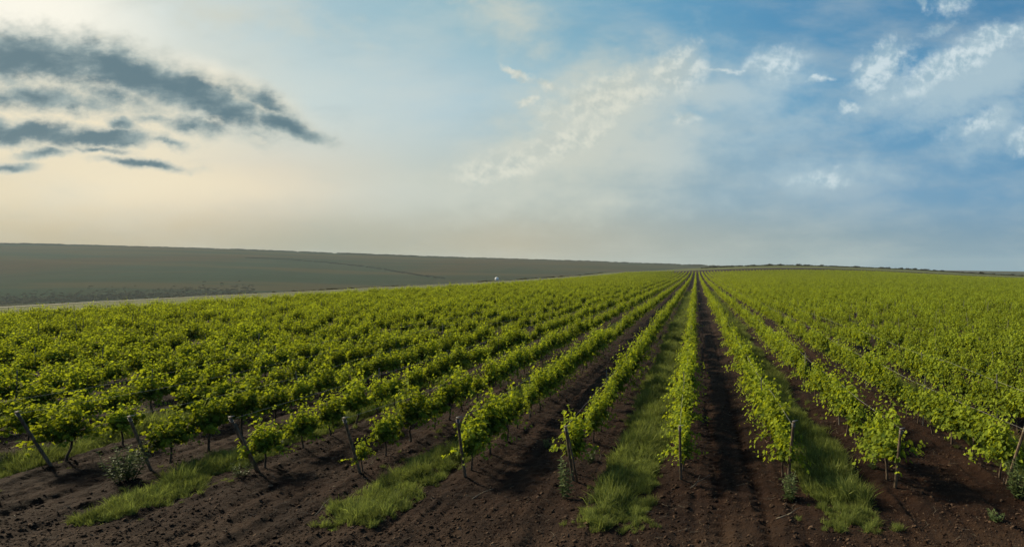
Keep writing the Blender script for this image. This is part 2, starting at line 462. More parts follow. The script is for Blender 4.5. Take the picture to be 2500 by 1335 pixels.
class MB:
    """verts, faces and a tint value per vertex"""
    def __init__(s): s.v = []; s.f = []; s.t = []; s.mi = []
    def tube(s, pts, rad, n=6, tint=0.0, mi=0, cap=True):
        pts = [Vector(p) for p in pts]; b = len(s.v)
        rad = rad if isinstance(rad, (list, tuple)) else [rad] * len(pts)
        for i, p in enumerate(pts):
            d = (pts[min(i + 1, len(pts) - 1)] - pts[max(i - 1, 0)]).normalized()
            a = d.cross(Vector((0.31, 0.95, 0.05)) if abs(d.y) < 0.9 else Vector((1, 0, 0))).normalized(); c = d.cross(a)
            for k in range(n):
                t = 2 * math.pi * k / n
                s.v.append(p + (a * math.cos(t) + c * math.sin(t)) * rad[i]); s.t.append(tint)
        for i in range(len(pts) - 1):
            for k in range(n):
                k2 = (k + 1) % n
                s.f.append((b + i * n + k, b + i * n + k2, b + (i + 1) * n + k2, b + (i + 1) * n + k)); s.mi.append(mi)
        if cap:
            s.f.append(tuple(b + k for k in range(n))[::-1]); s.mi.append(mi)
            s.f.append(tuple(b + (len(pts) - 1) * n + k for k in range(n))); s.mi.append(mi)
    def leaf(s, p, d, nrm, L, Wd, tint, shape, cup=0.2, mi=0):
        """d along the leaf, nrm its upper side; shape = list of (along, across)"""
        d = d.normalized(); side = d.cross(nrm)
        if side.length < 1e-4: side = Vector((1, 0, 0))
        side.normalize(); up = side.cross(d)
        b = len(s.v)
        for (a, w) in shape:
            s.v.append(p + d * (a * L) + side * (w * Wd) + up * (cup * abs(w) * Wd - 0.25 * L * a * a)); s.t.append(tint)
        return b
    def build(s, name, mat, parent=None, link=True, smooth=True):
        o = mesh_obj(name, s.v, s.f, mat, parent, smooth, {'tint': s.t}, link)
        if any(s.mi) and len(s.mi) == len(s.f): o.data.polygons.foreach_set('material_index', s.mi)
        return o


# lobed vine leaf as two halves folded along the midrib
LOBE = [(0.0, 0.0), (1.0, 0.0), (-0.12, -0.30), (0.28, -0.58), (0.45, -0.36), (0.78, -0.38),
        (-0.12, 0.30), (0.28, 0.58), (0.45, 0.36), (0.78, 0.38)]


def lobed(mb, p, d, nrm, L, tint, mi=0):
    b = mb.leaf(p, d, nrm, L, L, tint, LOBE, 0.18, mi)
    mb.f += [(b, b + 2, b + 3, b + 4), (b, b + 4, b + 5, b + 1), (b, b + 8, b + 7, b + 6), (b, b + 1, b + 9, b + 8)]; mb.mi += [mi] * 4


def kite(mb, p, d, nrm, L, Wd, tint, mi=0):
    b = mb.leaf(p, d, nrm, L, Wd, tint, [(0, 0), (0.45, -0.5), (1, 0), (0.45, 0.5)], 0.25, mi)
    mb.f += [(b, b + 1, b + 2), (b, b + 2, b + 3)]; mb.mi += [mi] * 2


def rvec(rg, up=0.0):
    v = Vector((rg.gauss(0, 1), rg.gauss(0, 1), rg.gauss(0, 1) + up)); return v.normalized()


VINE_GAP = 1.27


def vine_foliage(rg, mb, shoots, leaves, size, span, style, mi=0, simple=False):
    """shoots climb out of the cordon and carry leaves alternately"""
    hmul, wid = style
    heads = [span * (k / 3 - 0.36 + rg.gauss(0, .05)) for k in range(3)]      # spurs the shoots burst from
    for s_ in range(shoots):
        y0 = span * (rg.random() - 0.5)
        y0 = y0 * 0.6 + 0.4 * rg.choice(heads) + rg.gauss(0, 0.05)
        p = Vector((rg.gauss(0, 0.05), y0, 0.52 + rg.random() * 0.18))
        lat = max(-.4, min(.4, rg.gauss(0, 0.2))) * wid
        edge = 1 - 0.30 * (abs(y0) / (span / 2)) ** 2
        L = (0.40 + 0.58 * rg.random() ** 1.3) * hmul * edge
        if rg.random() < 0.13: L *= 1.42; lat *= .5
        low = rg.random() < 0.27
        d = Vector((lat * (1.6 if low else 0.8), rg.gauss(0, 0.28), 0.08 if low else 1.0)).normalized()
        bend = Vector((lat * 0.9, rg.gauss(0, 0.25), -0.9 if low else -0.25 * rg.random()))
        for i in range(leaves):
            t = (i + rg.random() * 0.7) / leaves
            q = p + d * (L * t) + bend * (L * 0.5 * t * t)
            a = rg.random() * 2 * math.pi
            o = Vector((math.cos(a), math.sin(a), rg.gauss(0.1, 0.35)))
            q = q + o * (0.03 + 0.05 * rg.random())
            nrm = (Vector((q.x * 1.3, 0, 0.9)) + rvec(rg) * 0.75).normalized()
            dd = (o + Vector((0, 0, -0.35)) + rvec(rg) * 0.3).normalized()
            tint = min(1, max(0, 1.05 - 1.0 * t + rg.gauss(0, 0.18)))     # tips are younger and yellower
            ls = size * (0.5 + 0.85 * rg.random()) * (1.05 - 0.45 * t * t)
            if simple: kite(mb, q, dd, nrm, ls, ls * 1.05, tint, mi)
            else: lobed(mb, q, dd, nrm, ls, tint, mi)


def vine_trunk(rg, mb, mi=0, n=6):
    x1 = rg.gauss(0, 0.035); y1 = rg.gauss(0, 0.05)
    pts = [(0, 0, -0.12), (x1 * .3, y1 * .2, 0.1), (x1, y1, 0.28), (x1 * .6, y1 * 1.3, 0.40), (0, y1, 0.56)]
    mb.tube(pts, [0.034, 0.03, 0.026, 0.027, 0.032], n, 0, mi)
    return y1


def vine_arms(rg, mb, y1, mi=0, n=5):
    for s_ in (-1, 1):
        mb.tube([(0, y1, 0.54), (rg.gauss(0, .02), y1 + s_ * 0.2, 0.62 + rg.gauss(0, .02)), (rg.gauss(0, .02), s_ * 0.6, 0.61)], [0.024, 0.019, 0.012], n, 0, mi)


STYLES = [(1.0, 1.0, 'bushy'), (0.86, 0.9, 'low'), (1.12, 0.85, 'tall'), (0.95, 1.25, 'broad'), (1.05, 1.05, 'full'), (0.9, 1.1, 'rounded'), (1.15, 1.0, 'upright'), (0.8, 0.8, 'sparse')]
TEMPL = []
for k, (h, w, adj) in enumerate(STYLES):
    rg = random.Random(100 + k)
    tr = MB(); y1 = vine_trunk(rg, tr)
    ar = MB(); vine_arms(rg, ar, y1)
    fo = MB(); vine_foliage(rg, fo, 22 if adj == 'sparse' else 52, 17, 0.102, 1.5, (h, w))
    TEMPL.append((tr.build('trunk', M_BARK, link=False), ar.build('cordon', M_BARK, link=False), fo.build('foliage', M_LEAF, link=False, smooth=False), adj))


def instancer_source(name, objs):
    c = bpy.data.collections.new(name)
    for o in objs: c.objects.link(o)
    return c


def lod(k, shoots, leaves, size, trunk):
    rg = random.Random(500 + k); mb = MB(); h, w, _ = STYLES[k % 8]
    if trunk:
        y1 = vine_trunk(rg, mb, 1, 4); vine_arms(rg, mb, y1, 1, 3)
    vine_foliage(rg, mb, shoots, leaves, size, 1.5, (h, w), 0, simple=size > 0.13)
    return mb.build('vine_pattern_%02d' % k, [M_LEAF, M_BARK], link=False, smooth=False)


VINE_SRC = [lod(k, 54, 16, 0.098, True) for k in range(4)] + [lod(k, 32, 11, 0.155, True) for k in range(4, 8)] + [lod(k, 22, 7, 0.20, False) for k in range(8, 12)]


def scatter(name, pts, rots, scls, idx, col, mat=None):
    """one object whose points carry copies of the meshes in a collection"""
    me = bpy.data.meshes.new(name)
    n = len(pts)
    me.vertices.add(n); me.vertices.foreach_set('co', np.asarray(pts, np.float32).ravel())
    a = me.attributes.new('rot', 'FLOAT_VECTOR', 'POINT'); a.data.foreach_set('vector', np.asarray(rots, np.float32).ravel())
    a = me.attributes.new('scl', 'FLOAT_VECTOR', 'POINT'); a.data.foreach_set('vector', np.asarray(scls, np.float32).ravel())
    a = me.attributes.new('idx', 'INT', 'POINT'); a.data.foreach_set('value', np.asarray(idx, np.int32))
    o = bpy.data.objects.new(name, me); COL.objects.link(o)
    nt = bpy.data.node_groups.new(name + '_nodes', 'GeometryNodeTree')
    nt.interface.new_socket('Geometry', in_out='INPUT', socket_type='NodeSocketGeometry')
    nt.interface.new_socket('Geometry', in_out='OUTPUT', socket_type='NodeSocketGeometry')
    gi = nt.nodes.new('NodeGroupInput'); go = nt.nodes.new('NodeGroupOutput')
    ip = nt.nodes.new('GeometryNodeInstanceOnPoints'); ci = nt.nodes.new('GeometryNodeCollectionInfo')
    ci.inputs['Collection'].default_value = col; ci.inputs['Separate Children'].default_value = True; ci.inputs['Reset Children'].default_value = True
    def attr(nm, dt):
        q = nt.nodes.new('GeometryNodeInputNamedAttribute'); q.data_type = dt; q.inputs['Name'].default_value = nm
        return [s for s in q.outputs if s.enabled and s.name == 'Attribute'][0]
    e2r = nt.nodes.new('FunctionNodeEulerToRotation')
    L = nt.links.new
    L(gi.outputs[0], ip.inputs['Points']); L(ci.outputs[0], ip.inputs['Instance'])
    ip.inputs['Pick Instance'].default_value = True
    L(attr('idx', 'INT'), ip.inputs['Instance Index'])
    L(attr('rot', 'FLOAT_VECTOR'), e2r.inputs[0]); L(e2r.outputs[0], ip.inputs['Rotation'])
    L(attr('scl', 'FLOAT_VECTOR'), ip.inputs['Scale'])
    L(ip.outputs[0], go.inputs[0])
    md = o.modifiers.new('scatter', 'NODES'); md.node_group = nt
    return o

# ------------------------------------------------------------------ ground and hills (one sheet, split where pasture begins)
def axis(lo, a, b, hi, step, grow):
    mid = list(np.arange(a, b, step)); r = []; s_ = step; x = b
    while x < hi: r.append(x); s_ *= grow; x += s_
    r.append(hi); l = []; s_ = step; x = a
    while x > lo:
        s_ *= grow; x -= s_; l.append(max(x, lo))
    return np.array(l[::-1] + mid + r)


gx = axis(-5200, -18.5, 10.0, 4200, 0.05, 1.05)
gy = axis(-160, 9.2, 20.0, 6500, 0.05, 1.032)
gx = np.sort(np.append(gx, [-94.0])); gy = np.sort(np.append(gy, [640.0]))
GX, GY = np.meshgrid(gx, gy)
fx_, fy_ = GX.ravel(), GY.ravel()
GZ = terrain(fx_, fy_)
nearm = (fy_ < 90) & (np.abs(fx_) < 65)
zz = np.zeros_like(GZ); zz[nearm] = relief(fx_[nearm], fy_[nearm]); GZ = GZ + zz
VV = np.stack([fx_, fy_, GZ], 1).astype(np.float32)
nx, ny = len(gx), len(gy)
ii = (np.arange(ny - 1)[:, None] * nx + np.arange(nx - 1)[None, :]).ravel()
quads = np.stack([ii, ii + 1, ii + 1 + nx, ii + nx], 1)
cxm = fx_[quads].mean(1); cym = fy_[quads].mean(1)
is_hill = (cxm < -94.0) | (cym > 640.0)


def sheet(name, q, mat):
    used, inv = np.unique(q.ravel(), return_inverse=True)
    me = bpy.data.meshes.new(name)
    me.vertices.add(len(used)); me.vertices.foreach_set('co', VV[used].ravel())
    me.loops.add(len(inv)); me.loops.foreach_set('vertex_index', inv.astype(np.int32))
    me.polygons.add(len(q)); me.polygons.foreach_set('loop_start', np.arange(0, len(inv), 4, dtype=np.int32))
    me.update(calc_edges=True); me.validate()
    me.polygons.foreach_set('use_smooth', np.ones(len(q), bool))
    me.materials.append(mat)
    o = bpy.data.objects.new(name, me); COL.objects.link(o); o['kind'] = 'structure'; return o


ground = sheet('ground', quads[~is_hill], M_SOIL)
hills = sheet('hills', quads[is_hill], M_HILL)

# gravel track along the field's far left edge
tv, tf = [], []
ty = np.geomspace(20, 560, 120)
for i, y in enumerate(ty):
    w = 0.3 * math.sin(y * .05)
    for x in (-92.2 + w, -91.5 + w, -90.8 + w):
        tv.append((x, y, float(terrain(np.array([x]), np.array([y]))[0]) + 0.04))
    if i:
        for k in range(2): tf.append(((i - 1) * 3 + k, (i - 1) * 3 + k + 1, i * 3 + k + 1, i * 3 + k))
tag(mesh_obj('farm_track', tv, tf, M_TRACK), kind='structure')

# ------------------------------------------------------------------ the vines
ORD = ['first', 'second', 'third', 'fourth', 'fifth', 'sixth', 'seventh', 'eighth', 'ninth', 'tenth', 'eleventh', 'twelfth', 'thirteenth', 'fourteenth', 'fifteenth',
       'sixteenth', 'seventeenth', 'eighteenth', 'nineteenth', 'twentieth', 'twenty-first', 'twenty-second', 'twenty-third', 'twenty-fourth', 'twenty-fifth', 'twenty-sixth',
       'twenty-seventh', 'twenty-eighth', 'twenty-ninth', 'thirtieth', 'thirty-first', 'thirty-second', 'thirty-third', 'thirty-fourth', 'thirty-fifth']


def row_phrase(i):
    return '%s row %s of the bare lane' % (ORD[abs(i) - 1], 'left' if i < 0 else 'right')


rg = random.Random(7)
UL, UR = -VX / F, (2500 - VX) / F
vines = []          # (y, x, row index, seen in the photo)
for (x, y0, ri) in ROWS:
    y = y0 + (0.45 if ri not in (-4,) else 0.1)
    yend = 500 if x > -20 else 560
    while y < yend:
        u = x / y
        if UL * 1.25 - 0.05 < u < UR * 1.35 + 0.06 or (y < 40 and abs(x) < 40):
            if rg.random() > 0.03 or y < y0 + 1.5:
                seen = UL + 0.005 < u < UR - 0.005
                vines.append((y + rg.gauss(0, 0.07), x + rg.gauss(0, 0.035), ri, seen))
        y += VINE_GAP
vines.sort()
mine = [v for v in vines if v[3]][:300]
mine_set = set(id(v) for v in mine)
rest = [v for v in vines if id(v) not in mine_set]


def copy_vine(k, x, y, rz, sc, ri, n):
    tr, ar, fo, adj = TEMPL[k]
    r = empty('grapevine', (x, y, zat(x, y)), rz); r.scale = sc
    for o in (tr, ar, fo):
        c = o.copy(); COL.objects.link(c); c.parent = r
    tag(r, '%s green grapevine, %s in view along the %s' % (adj, ORD[n], row_phrase(ri)), 'grapevine', 'grapevines in the near rows')
    return r


cnt = {}
for (y, x, ri, s_) in mine:
    n = cnt.get(ri, 0); cnt[ri] = n + 1
    k = rg.choices(range(8), [5, 3, 4, 3, 5, 4, 4, 1.2])[0]
    if ri == -4 and n == 0: k = 7
    sc = rg.uniform(0.82, 1.16)
    small = 0.72 if (ri == -4 and n == 0) else 1.0
    wide = 0.84
    copy_vine(k, x, y, (0 if rg.random() < .5 else math.pi) + rg.gauss(0, 0.06), (sc * wide * small, sc * small, sc * small), ri, n)

pts, rots, scls, idx = [], [], [], []
ya = np.array([v[0] for v in rest]); xa = np.array([v[1] for v in rest])
za = terrain(xa, ya); nm = (ya < 85) & (np.abs(xa) < 62)
za[nm] += relief(xa[nm], ya[nm])
for y, x, z in zip(ya, xa, za):
    k = rg.randrange(4) + (0 if y < 55 else 4 if y < 130 else 8)
    s_ = rg.uniform(0.74, 1.2) * (1.0 if y < 60 else 1.04) * (0.7 if rg.random() < .04 else 1)
    pts.append((x, y, z)); rots.append((0, 0, (0 if rg.random() < .5 else math.pi) + rg.gauss(0, .06)))
    scls.append((s_ * (0.76 if y < 130 else .66), s_, s_ * 0.95 * rg.uniform(.92, 1.06))); idx.append(k)
vo = scatter('distant_grapevines', pts, rots, scls, idx, instancer_source('vine_patterns', VINE_SRC))
tag(vo, 'green rows of grapevines running on to the ridge and the left edge', 'vineyard', kind='stuff')

# ------------------------------------------------------------------ end posts, stakes, wires
LEAN = 0.68; PH = 1.45


def make_end_post(brace):
    r = empty('end_post', (0, 0, 0))
    mb = MB(); mb.tube([(0, 0.12, -0.25), (0, -LEAN * .5, PH * .5), (0.01, -LEAN, PH)], [0.036, 0.033, 0.030], 8)
    mb.build('pole', M_POST, r, smooth=False)
    wb = MB()
    for k in range(3):
        t = 0.93 + 0.022 * k
        c = Vector((0.01, -LEAN * t, PH * t)); ring = []
        for j in range(11):
            a = 2 * math.pi * j / 10; ring.append(c + Vector((0.036 * math.cos(a), 0.036 * math.sin(a), 0.008 * math.sin(a * 2 + k))))
        wb.tube(ring, 0.0045, 4)
    wb.build('wire_tie', M_WIRE, r)
    cb = MB(); cb.tube([(-0.02, -LEAN - .01, PH + .01), (0.03, -LEAN, PH + 0.02), (0.1, -LEAN + 0.03, PH + 0.025)], [0.008, 0.010, 0.006], 5)
    cb.build('top_hook', M_WHITE if False else M_WIRE, r)
    if brace:
        bb = MB(); bb.tube([(0.13, 0.02, -0.2), (0.03, -LEAN * .86, PH * .9)], [0.024, 0.02], 6); bb.build('brace', M_POST, r)
    return r


EP = {}
for (x, y0, ri) in ROWS:
    if not (-8 <= ri <= 4): continue
    r = make_end_post(ri in (-2, -5))
    r.location = (x, y0, zat(x, y0)); r.rotation_euler = (rg.gauss(0, .03), rg.gauss(0, .02), rg.gauss(0, 0.08))
    sc = rg.uniform(.96, 1.04); r.scale = (sc, sc, sc)
    extra = 'braced' if ri in (-2, -5) else 'leaning'
    tag(r, '%s weathered wooden post with wire tie, ending the %s' % (extra, row_phrase(ri)), 'post', 'end posts of the vine rows')
    EP[ri] = r

mb = MB(); mb.tube([(0, 0, -0.3), (0, 0, 0.8), (0.004, 0, 1.40)], [0.017, 0.016, 0.015], 5)
stake0 = mb.build('trellis_stake', M_STAKE, link=False, smooth=False)
stk = []
for (x, y0, ri) in ROWS:
    y = y0 + 5.4 + rg.uniform(-.6, .6)
    while y < 74:
        u = x / y
        if UL + .01 < u < UR - .01: stk.append((y, x + rg.gauss(0, .04), ri))
        y += 5.9 + rg.uniform(-.4, .4)
stk.sort(); cnt = {}
for (y, x, ri) in stk[:290]:
    n = cnt.get(ri, 0); cnt[ri] = n + 1
    o = stake0.copy(); COL.objects.link(o)
    o.location = (x, y, zat(x, y)); o.rotation_euler = (rg.gauss(0, .05), rg.gauss(0, .05), rg.random() * 6)
    o.scale = (1.1, 1.1, rg.uniform(.92, 1.1))
    tag(o, 'thin grey stake, %s in view along the %s' % (ORD[n], row_phrase(ri)), 'stake', 'stakes along the vine rows')

for (x, y0, ri) in ROWS:
    if not (-8 <= ri <= 4): continue
    wx = MB(); y = y0 - LEAN * 0.97
    zz0 = zat(x, y0) + PH * 0.97
    p = [(x, y, zz0)]
    yy_ = y0 + 3
    while yy_ < 60:
        p.append((x + rg.gauss(0, .02), yy_, zat(x, yy_) + 1.27 + rg.gauss(0, .03))); yy_ += 3
    wx.tube(p, 0.003, 4)
    o = wx.build('trellis_wire', M_WIRE)
    tag(o, 'thin pale wire strung along the %s' % row_phrase(ri), 'wire', 'trellis wires')

# ------------------------------------------------------------------ grass strips
def tuft(k, n, hgt, spread):
    r2 = random.Random(900 + k); mb = MB()
    for i in range(n):
        a = r2.random() * 6.283; rr = spread * math.sqrt(r2.random())
        p = Vector((rr * math.cos(a), rr * math.sin(a), -0.03)); h = hgt * (0.5 + 0.7 * r2.random())
        ln = Vector((r2.gauss(0, .35), r2.gauss(0, .35), 1)).normalized(); w = 0.0035 + 0.004 * r2.random()
        sd_ = ln.cross(Vector((math.cos(a * 3), math.sin(a * 3), 0.1))).normalized() * w
        q = p + ln * h * .6; e = p + ln * h + Vector((ln.x, ln.y, -0.25)) * h * .35
        b = len(mb.v); mb.v += [p - sd_, p + sd_, q + sd_ * .8, q - sd_ * .8, e]; t = min(1, max(0, r2.gauss(.45, .3))); mb.t += [t] * 5
        mb.f += [(b, b + 1, b + 2, b + 3), (b + 3, b + 2, b + 4)]; mb.mi += [0, 0]
    return mb.build('grass_tuft_%02d' % k, M_GRASS, link=False, smooth=False)


GR = instancer_source('grass_patterns', [tuft(k, 60, 0.15 + 0.05 * k, 0.13) for k in range(5)])
nr = np.random.default_rng(3)
P_, Ro, Sc, Id = [], [], [], []
for (c, ys) in STRIPS:
    for (a, b, dens, sz) in ((ys, 22, 92, 1.0), (22, 45, 45, 1.25), (45, 130, 14, 2.0)):
        n = int((b - a) * 1.25 * dens)
        y = nr.uniform(a, b, n); o = nr.uniform(-1, 1, n)
        half = 0.64 + 0.2 * fbm(y, y * 0 + c, 0.5, 3, 77) * 2
        mid = c + 0.22 * fbm(y, y * 0 + c * 3, 0.22, 2, 79) * 2
        thick = fbm(o * half + c, y, 0.9, 3, 81)
        front_taper = sst(ys - .3, ys + .4, y + 0.35 * nr.standard_normal(n))
        keep = (thick > -0.55 + 0.45 * np.abs(o) ** 3) & (nr.random(n) > 0.93 * np.abs(o) ** 5) & (nr.random(n) < front_taper + .12)
        x = (mid + o * half)[keep]; y = y[keep]; n = len(x)
        z = terrain(x, y) + relief(x, y)
        s_ = sz * (0.55 + 0.8 * nr.random(n)) * (1 + 0.8 * thick[keep]) * (0.65 + .35 * sst(ys, ys + 2, y)) * (1 - .45 * np.abs(o[keep]) ** 2)
        P_.append(np.stack([x, y, z], 1)); Ro.append(np.stack([nr.normal(0, .1, n), nr.normal(0, .1, n), nr.uniform(0, 6.28, n)], 1))
        Sc.append(np.stack([s_, s_, s_ * nr.uniform(.6, 1.45, n) / sz ** .6], 1)); Id.append(nr.integers(0, 5, n))
    n = 190
    y = ys + .15 + 22 * nr.random(n) ** 1.3; x = c + nr.normal(0, .5, n); s_ = 0.25 + .45 * nr.random(n)
    P_.append(np.stack([x, y, terrain(x, y) + relief(x, y)], 1)); Ro.append(np.stack([nr.normal(0, .2, n), nr.normal(0, .2, n), nr.uniform(0, 6.28, n)], 1))
    Sc.append(np.stack([s_, s_, s_ * nr.uniform(.6, 1.3, n)], 1)); Id.append(nr.integers(0, 5, n))
tag(scatter('grass', np.concatenate(P_), np.concatenate(Ro), np.concatenate(Sc), np.concatenate(Id), GR), kind='stuff')

# ------------------------------------------------------------------ clods and twigs on the tilled soil
def clod(k):
    r2 = np.random.default_rng(40 + k)
    import bmesh
    bm = bmesh.new(); bmesh.ops.create_icosphere(bm, subdivisions=2, radius=1.0)
    for v in bm.verts:
        c = v.co.copy(); f = 1 + 0.9 * float(vnoise(np.array([c.x * 1.6 + k * 7]), np.array([c.y * 1.6 + c.z * 2.3]), k)[0]) + 0.12 * r2.standard_normal()
        v.co = c * f; v.co.z *= 0.68
    me = bpy.data.meshes.new('clod_pattern_%02d' % k); bm.to_mesh(me); bm.free(); me.materials.append(M_CLOD)
    return bpy.data.objects.new('clod_pattern_%02d' % k, me)


CL = instancer_source('clod_patterns', [clod(k) for k in range(5)])
n = 90000
y = 9.3 + 26 * nr.random(n) ** 2.2; u = nr.uniform(-1.25, 0.65, n); x = u * y
clump = fbm(x, y, 0.7, 3, 91) + 0.25 * (1 - sst(11, 13.5, y))
keep = clump > nr.uniform(-.45, .35, n); x = x[keep]; y = y[keep]; n = len(x)
s_ = np.clip(0.0095 * np.exp(nr.normal(0, .55, n)), .004, .04) * (1 + .02 * (y - 10))
z = terrain(x, y) + relief(x, y) + s_ * 0.1
tag(scatter('soil_clods', np.stack([x, y, z], 1), nr.uniform(0, 6.28, (n, 3)) * [.1, .1, 1], np.stack([s_ * nr.uniform(.8, 1.6, n), s_, s_], 1), nr.integers(0, 5, n), CL), kind='stuff')


def twig(k, L=1.0):
    r2 = random.Random(60 + k); mb = MB(); p = Vector((-L / 2, 0, 0.02)); pts = [p]; d = Vector((1, 0, .1))
    for i in range(5):
        d = (d + Vector((0, r2.gauss(0, .3), r2.gauss(0, .16)))).normalized(); p = p + d * L / 5; p.z = max(p.z, .0); pts.append(p.copy())
    mb.tube(pts, [.013, .012, .011, .009, .007, .004], 5)
    q = pts[2]; mb.tube([q, q + Vector((.14, .12 * r2.choice((-1, 1)), .1)) * L, q + Vector((.26, .22 * r2.choice((-1, 1)), .13)) * L], [.009, .007, .004], 4)
    return mb


TW = instancer_source('twig_patterns', [twig(k).build('twig_pattern_%02d' % k, M_TWIG, link=False) for k in range(4)])
n = 1500
y = 9.3 + 15 * nr.random(n) ** 1.8; x = nr.uniform(-1.2, .62, n) * y
keep = fbm(x, y, .6, 2, 95) > nr.uniform(-.4, .4, n); x = x[keep]; y = y[keep]; n = len(x)
s_ = nr.uniform(.08, .3, n)
tag(scatter('pruned_twigs', np.stack([x, y, terrain(x, y) + relief(x, y) + .005], 1), np.stack([nr.normal(0, .1, n), nr.normal(0, .15, n), nr.uniform(0, 6.28, n)], 1),
            np.stack([s_, s_, s_], 1), nr.integers(0, 4, n), TW), kind='stuff')

for px, py, L, rz, lab in ((1482, 1238, .55, 1.1, 'pale forked dry branch on bare soil left of the lone central grass strip'),
                           (1182, 1205, .5, 0.6, 'pale dry branch at the foot of the third post left of the bare lane'),
                           (1712, 1190, .55, .5, 'curved dry branch on soil just right of the upright central post'),
                           (1930, 1272, .55, 0.0, 'short curved dry branch below the dark weed by the lane'),
                           (795, 1250, .4, .9, 'small dry branch left of the tip of the third grass strip')):
    X, Y, Z = cast(px, py); o = twig(px, L).build('dry_branch', M_TWIG)
    o.location = (X, Y, zat(X, Y) + .02); o.rotation_euler = (0.1, -.15, rz)
    tag(o, lab, 'branch', 'dry branches on the soil')

# ------------------------------------------------------------------ weeds that stand on their own
def weed(px, py, hgt, wid, nst, leafL, label, cat='weed', aspect=.42, seed=1):
    X, Y, Z = cast(px, py); r = empty('tall_weed' if hgt > .5 else 'small_weed', (X, Y, zat(X, Y)), seed)
    r2 = random.Random(seed); st = MB(); lf = MB()
    for s_ in range(nst):
        a = r2.random() * 6.283; rr = wid * .5 * math.sqrt(r2.random()); h = hgt * r2.uniform(.6, 1.0)
        b0 = Vector((rr * .3 * math.cos(a), rr * .3 * math.sin(a), -.03)); e = Vector((rr * math.cos(a), rr * math.sin(a), h))
        mid = b0.lerp(e, .5) + Vector((r2.gauss(0, .03), r2.gauss(0, .03), 0))
        st.tube([b0, mid, e], [.007, .006, .003], 4)
        nl = max(6, int(h / .03))
        for i in range(nl):
            t = 0.12 + .9 * i / nl; q = b0.lerp(e, t); aa = i * 2.4 + r2.random()
            d = Vector((math.cos(aa), math.sin(aa), .35 + r2.gauss(0, .2))); L = leafL * r2.uniform(.6, 1.2) * (1.15 - .5 * t)
            kite(lf, q, d, Vector((d.x * -.3, d.y * -.3, 1)) + rvec(r2) * .3, L, L * aspect, min(1, max(0, 1 - t + r2.gauss(0, .2))))
    st.build('stem', M_WEED, r); lf.build('leaves', M_WEED, r, smooth=False)
    return tag(r, label, cat, 'weeds growing on the headland')


weed(305, 1180, .92, 1.0, 26, .12, 'pale green bushy weed beside the second post from the left', seed=11)
weed(1378, 1215, .92, .36, 7, .13, 'tall dark weed on bare soil just left of the braced central post', seed=12)
weed(1932, 1222, .62, .5, 12, .12, 'dark leafy weed at the foot of the post right of the bare lane', seed=13)
weed(2488, 1225, .85, .55, 14, .13, 'leafy weed at the right edge beside the rightmost leaning post', seed=14)
weed(2430, 1272, .26, .45, 12, .09, 'low pale weed alone on the bare soil at the lower right', seed=15, aspect=.55)
weed(592, 1172, .38, .5, 12, .10, 'small weed at the foot of the braced post left of the grass', seed=16)
weed(1442, 1128, .36, .4, 10, .11, 'small dark weed under the vines behind the braced central post', seed=17)
weed(1340, 1090, .3, .4, 9, .10, 'small weed under the third row left of the bare lane', seed=18)
weed(2130, 1150, .5, .3, 7, .11, 'thin weed shoots under the second row right of the bare lane', seed=19)
weed(668, 1105, .4, .6, 12, .10, 'weed clump beneath the fifth row left of the bare lane', seed=20)

# ------------------------------------------------------------------ bushes, hedge, scrub, tank
def bush_mesh(k, leaves, ls, flat=.8):
    r2 = random.Random(700 + k); mb = MB()
    lob = [(Vector((r2.gauss(0, .38), r2.gauss(0, .3), .45 + r2.gauss(0, .14))), r2.uniform(.28, .5)) for _ in range(6)]
    for i in range(leaves):
        c, rad = r2.choice(lob); d = rvec(r2); p = c + d * rad * (r2.random() ** .4); p.z = max(.03, p.z * flat)
        kite(mb, p, rvec(r2), (d + rvec(r2) * .6 + Vector((0, 0, .4))).normalized(), ls * r2.uniform(.6, 1.3), ls, min(1, max(0, r2.gauss(.5, .3))))
    return mb


BUSH = [bush_mesh(k, 320, .16).build('bush_pattern_%02d' % k, M_SCRUB, link=False, smooth=False) for k in range(5)]
BC = instancer_source('bush_patterns', BUSH)
DRY = [bush_mesh(10 + k, 260, .15).build('dry_bush_pattern_%02d' % k, M_DRY, link=False, smooth=False) for k in range(5)]
DC = instancer_source('dry_bush_patterns', DRY)
ridge_px = [1745, 1765, 1783, 1805, 1825, 1839, 1872, 1884, 1905, 1950, 1965, 1975, 2005, 2028, 2045, 2090, 2152, 2170, 2200, 2215, 2232, 2250, 2262, 2282, 2300, 2350, 2375, 2402, 2425, 2445, 2470, 2496]
for i, px in enumerate(ridge_px):
    Y = 622 + rg.uniform(-6, 6); X = (px - VX) / F * Y
    o = bpy.data.objects.new('bush', BUSH[i % 5].data); COL.objects.link(o)
    big = rg.uniform(.9, 1.5) * (1.25 if px in (1880, 1950, 2425, 2402, 2300) else 1)
    o.location = (X, Y, float(terrain(np.array([X]), np.array([Y]))[0]) - .1); o.scale = (2.9 * big, 2.4 * big, 1.9 * big); o.rotation_euler = (0, 0, rg.random() * 6)
    tag(o, 'small dark bush on the skyline of the ridge beyond the vines', 'bush', 'bushes along the ridge')


def bush_scatter(name, P, S_, rgn, src=None):
    n = len(P)
    return scatter(name, P, np.stack([np.zeros(n), np.zeros(n), rgn.uniform(0, 6.28, n)], 1), S_, rgn.integers(0, 5, n), src or BC)


# low continuous hedge along the ridge
n = 900; x = nr.uniform(5, 420, n); y = 628 + nr.normal(0, 3, n); s_ = nr.uniform(.6, 1.5, n)
tag(bush_scatter('ridge_hedge', np.stack([x, y, terrain(x, y) - .1], 1), np.stack([s_ * 1.6, s_, s_], 1), nr), 'low dark hedge along the ridge behind the bushes', 'hedge', kind='stuff')
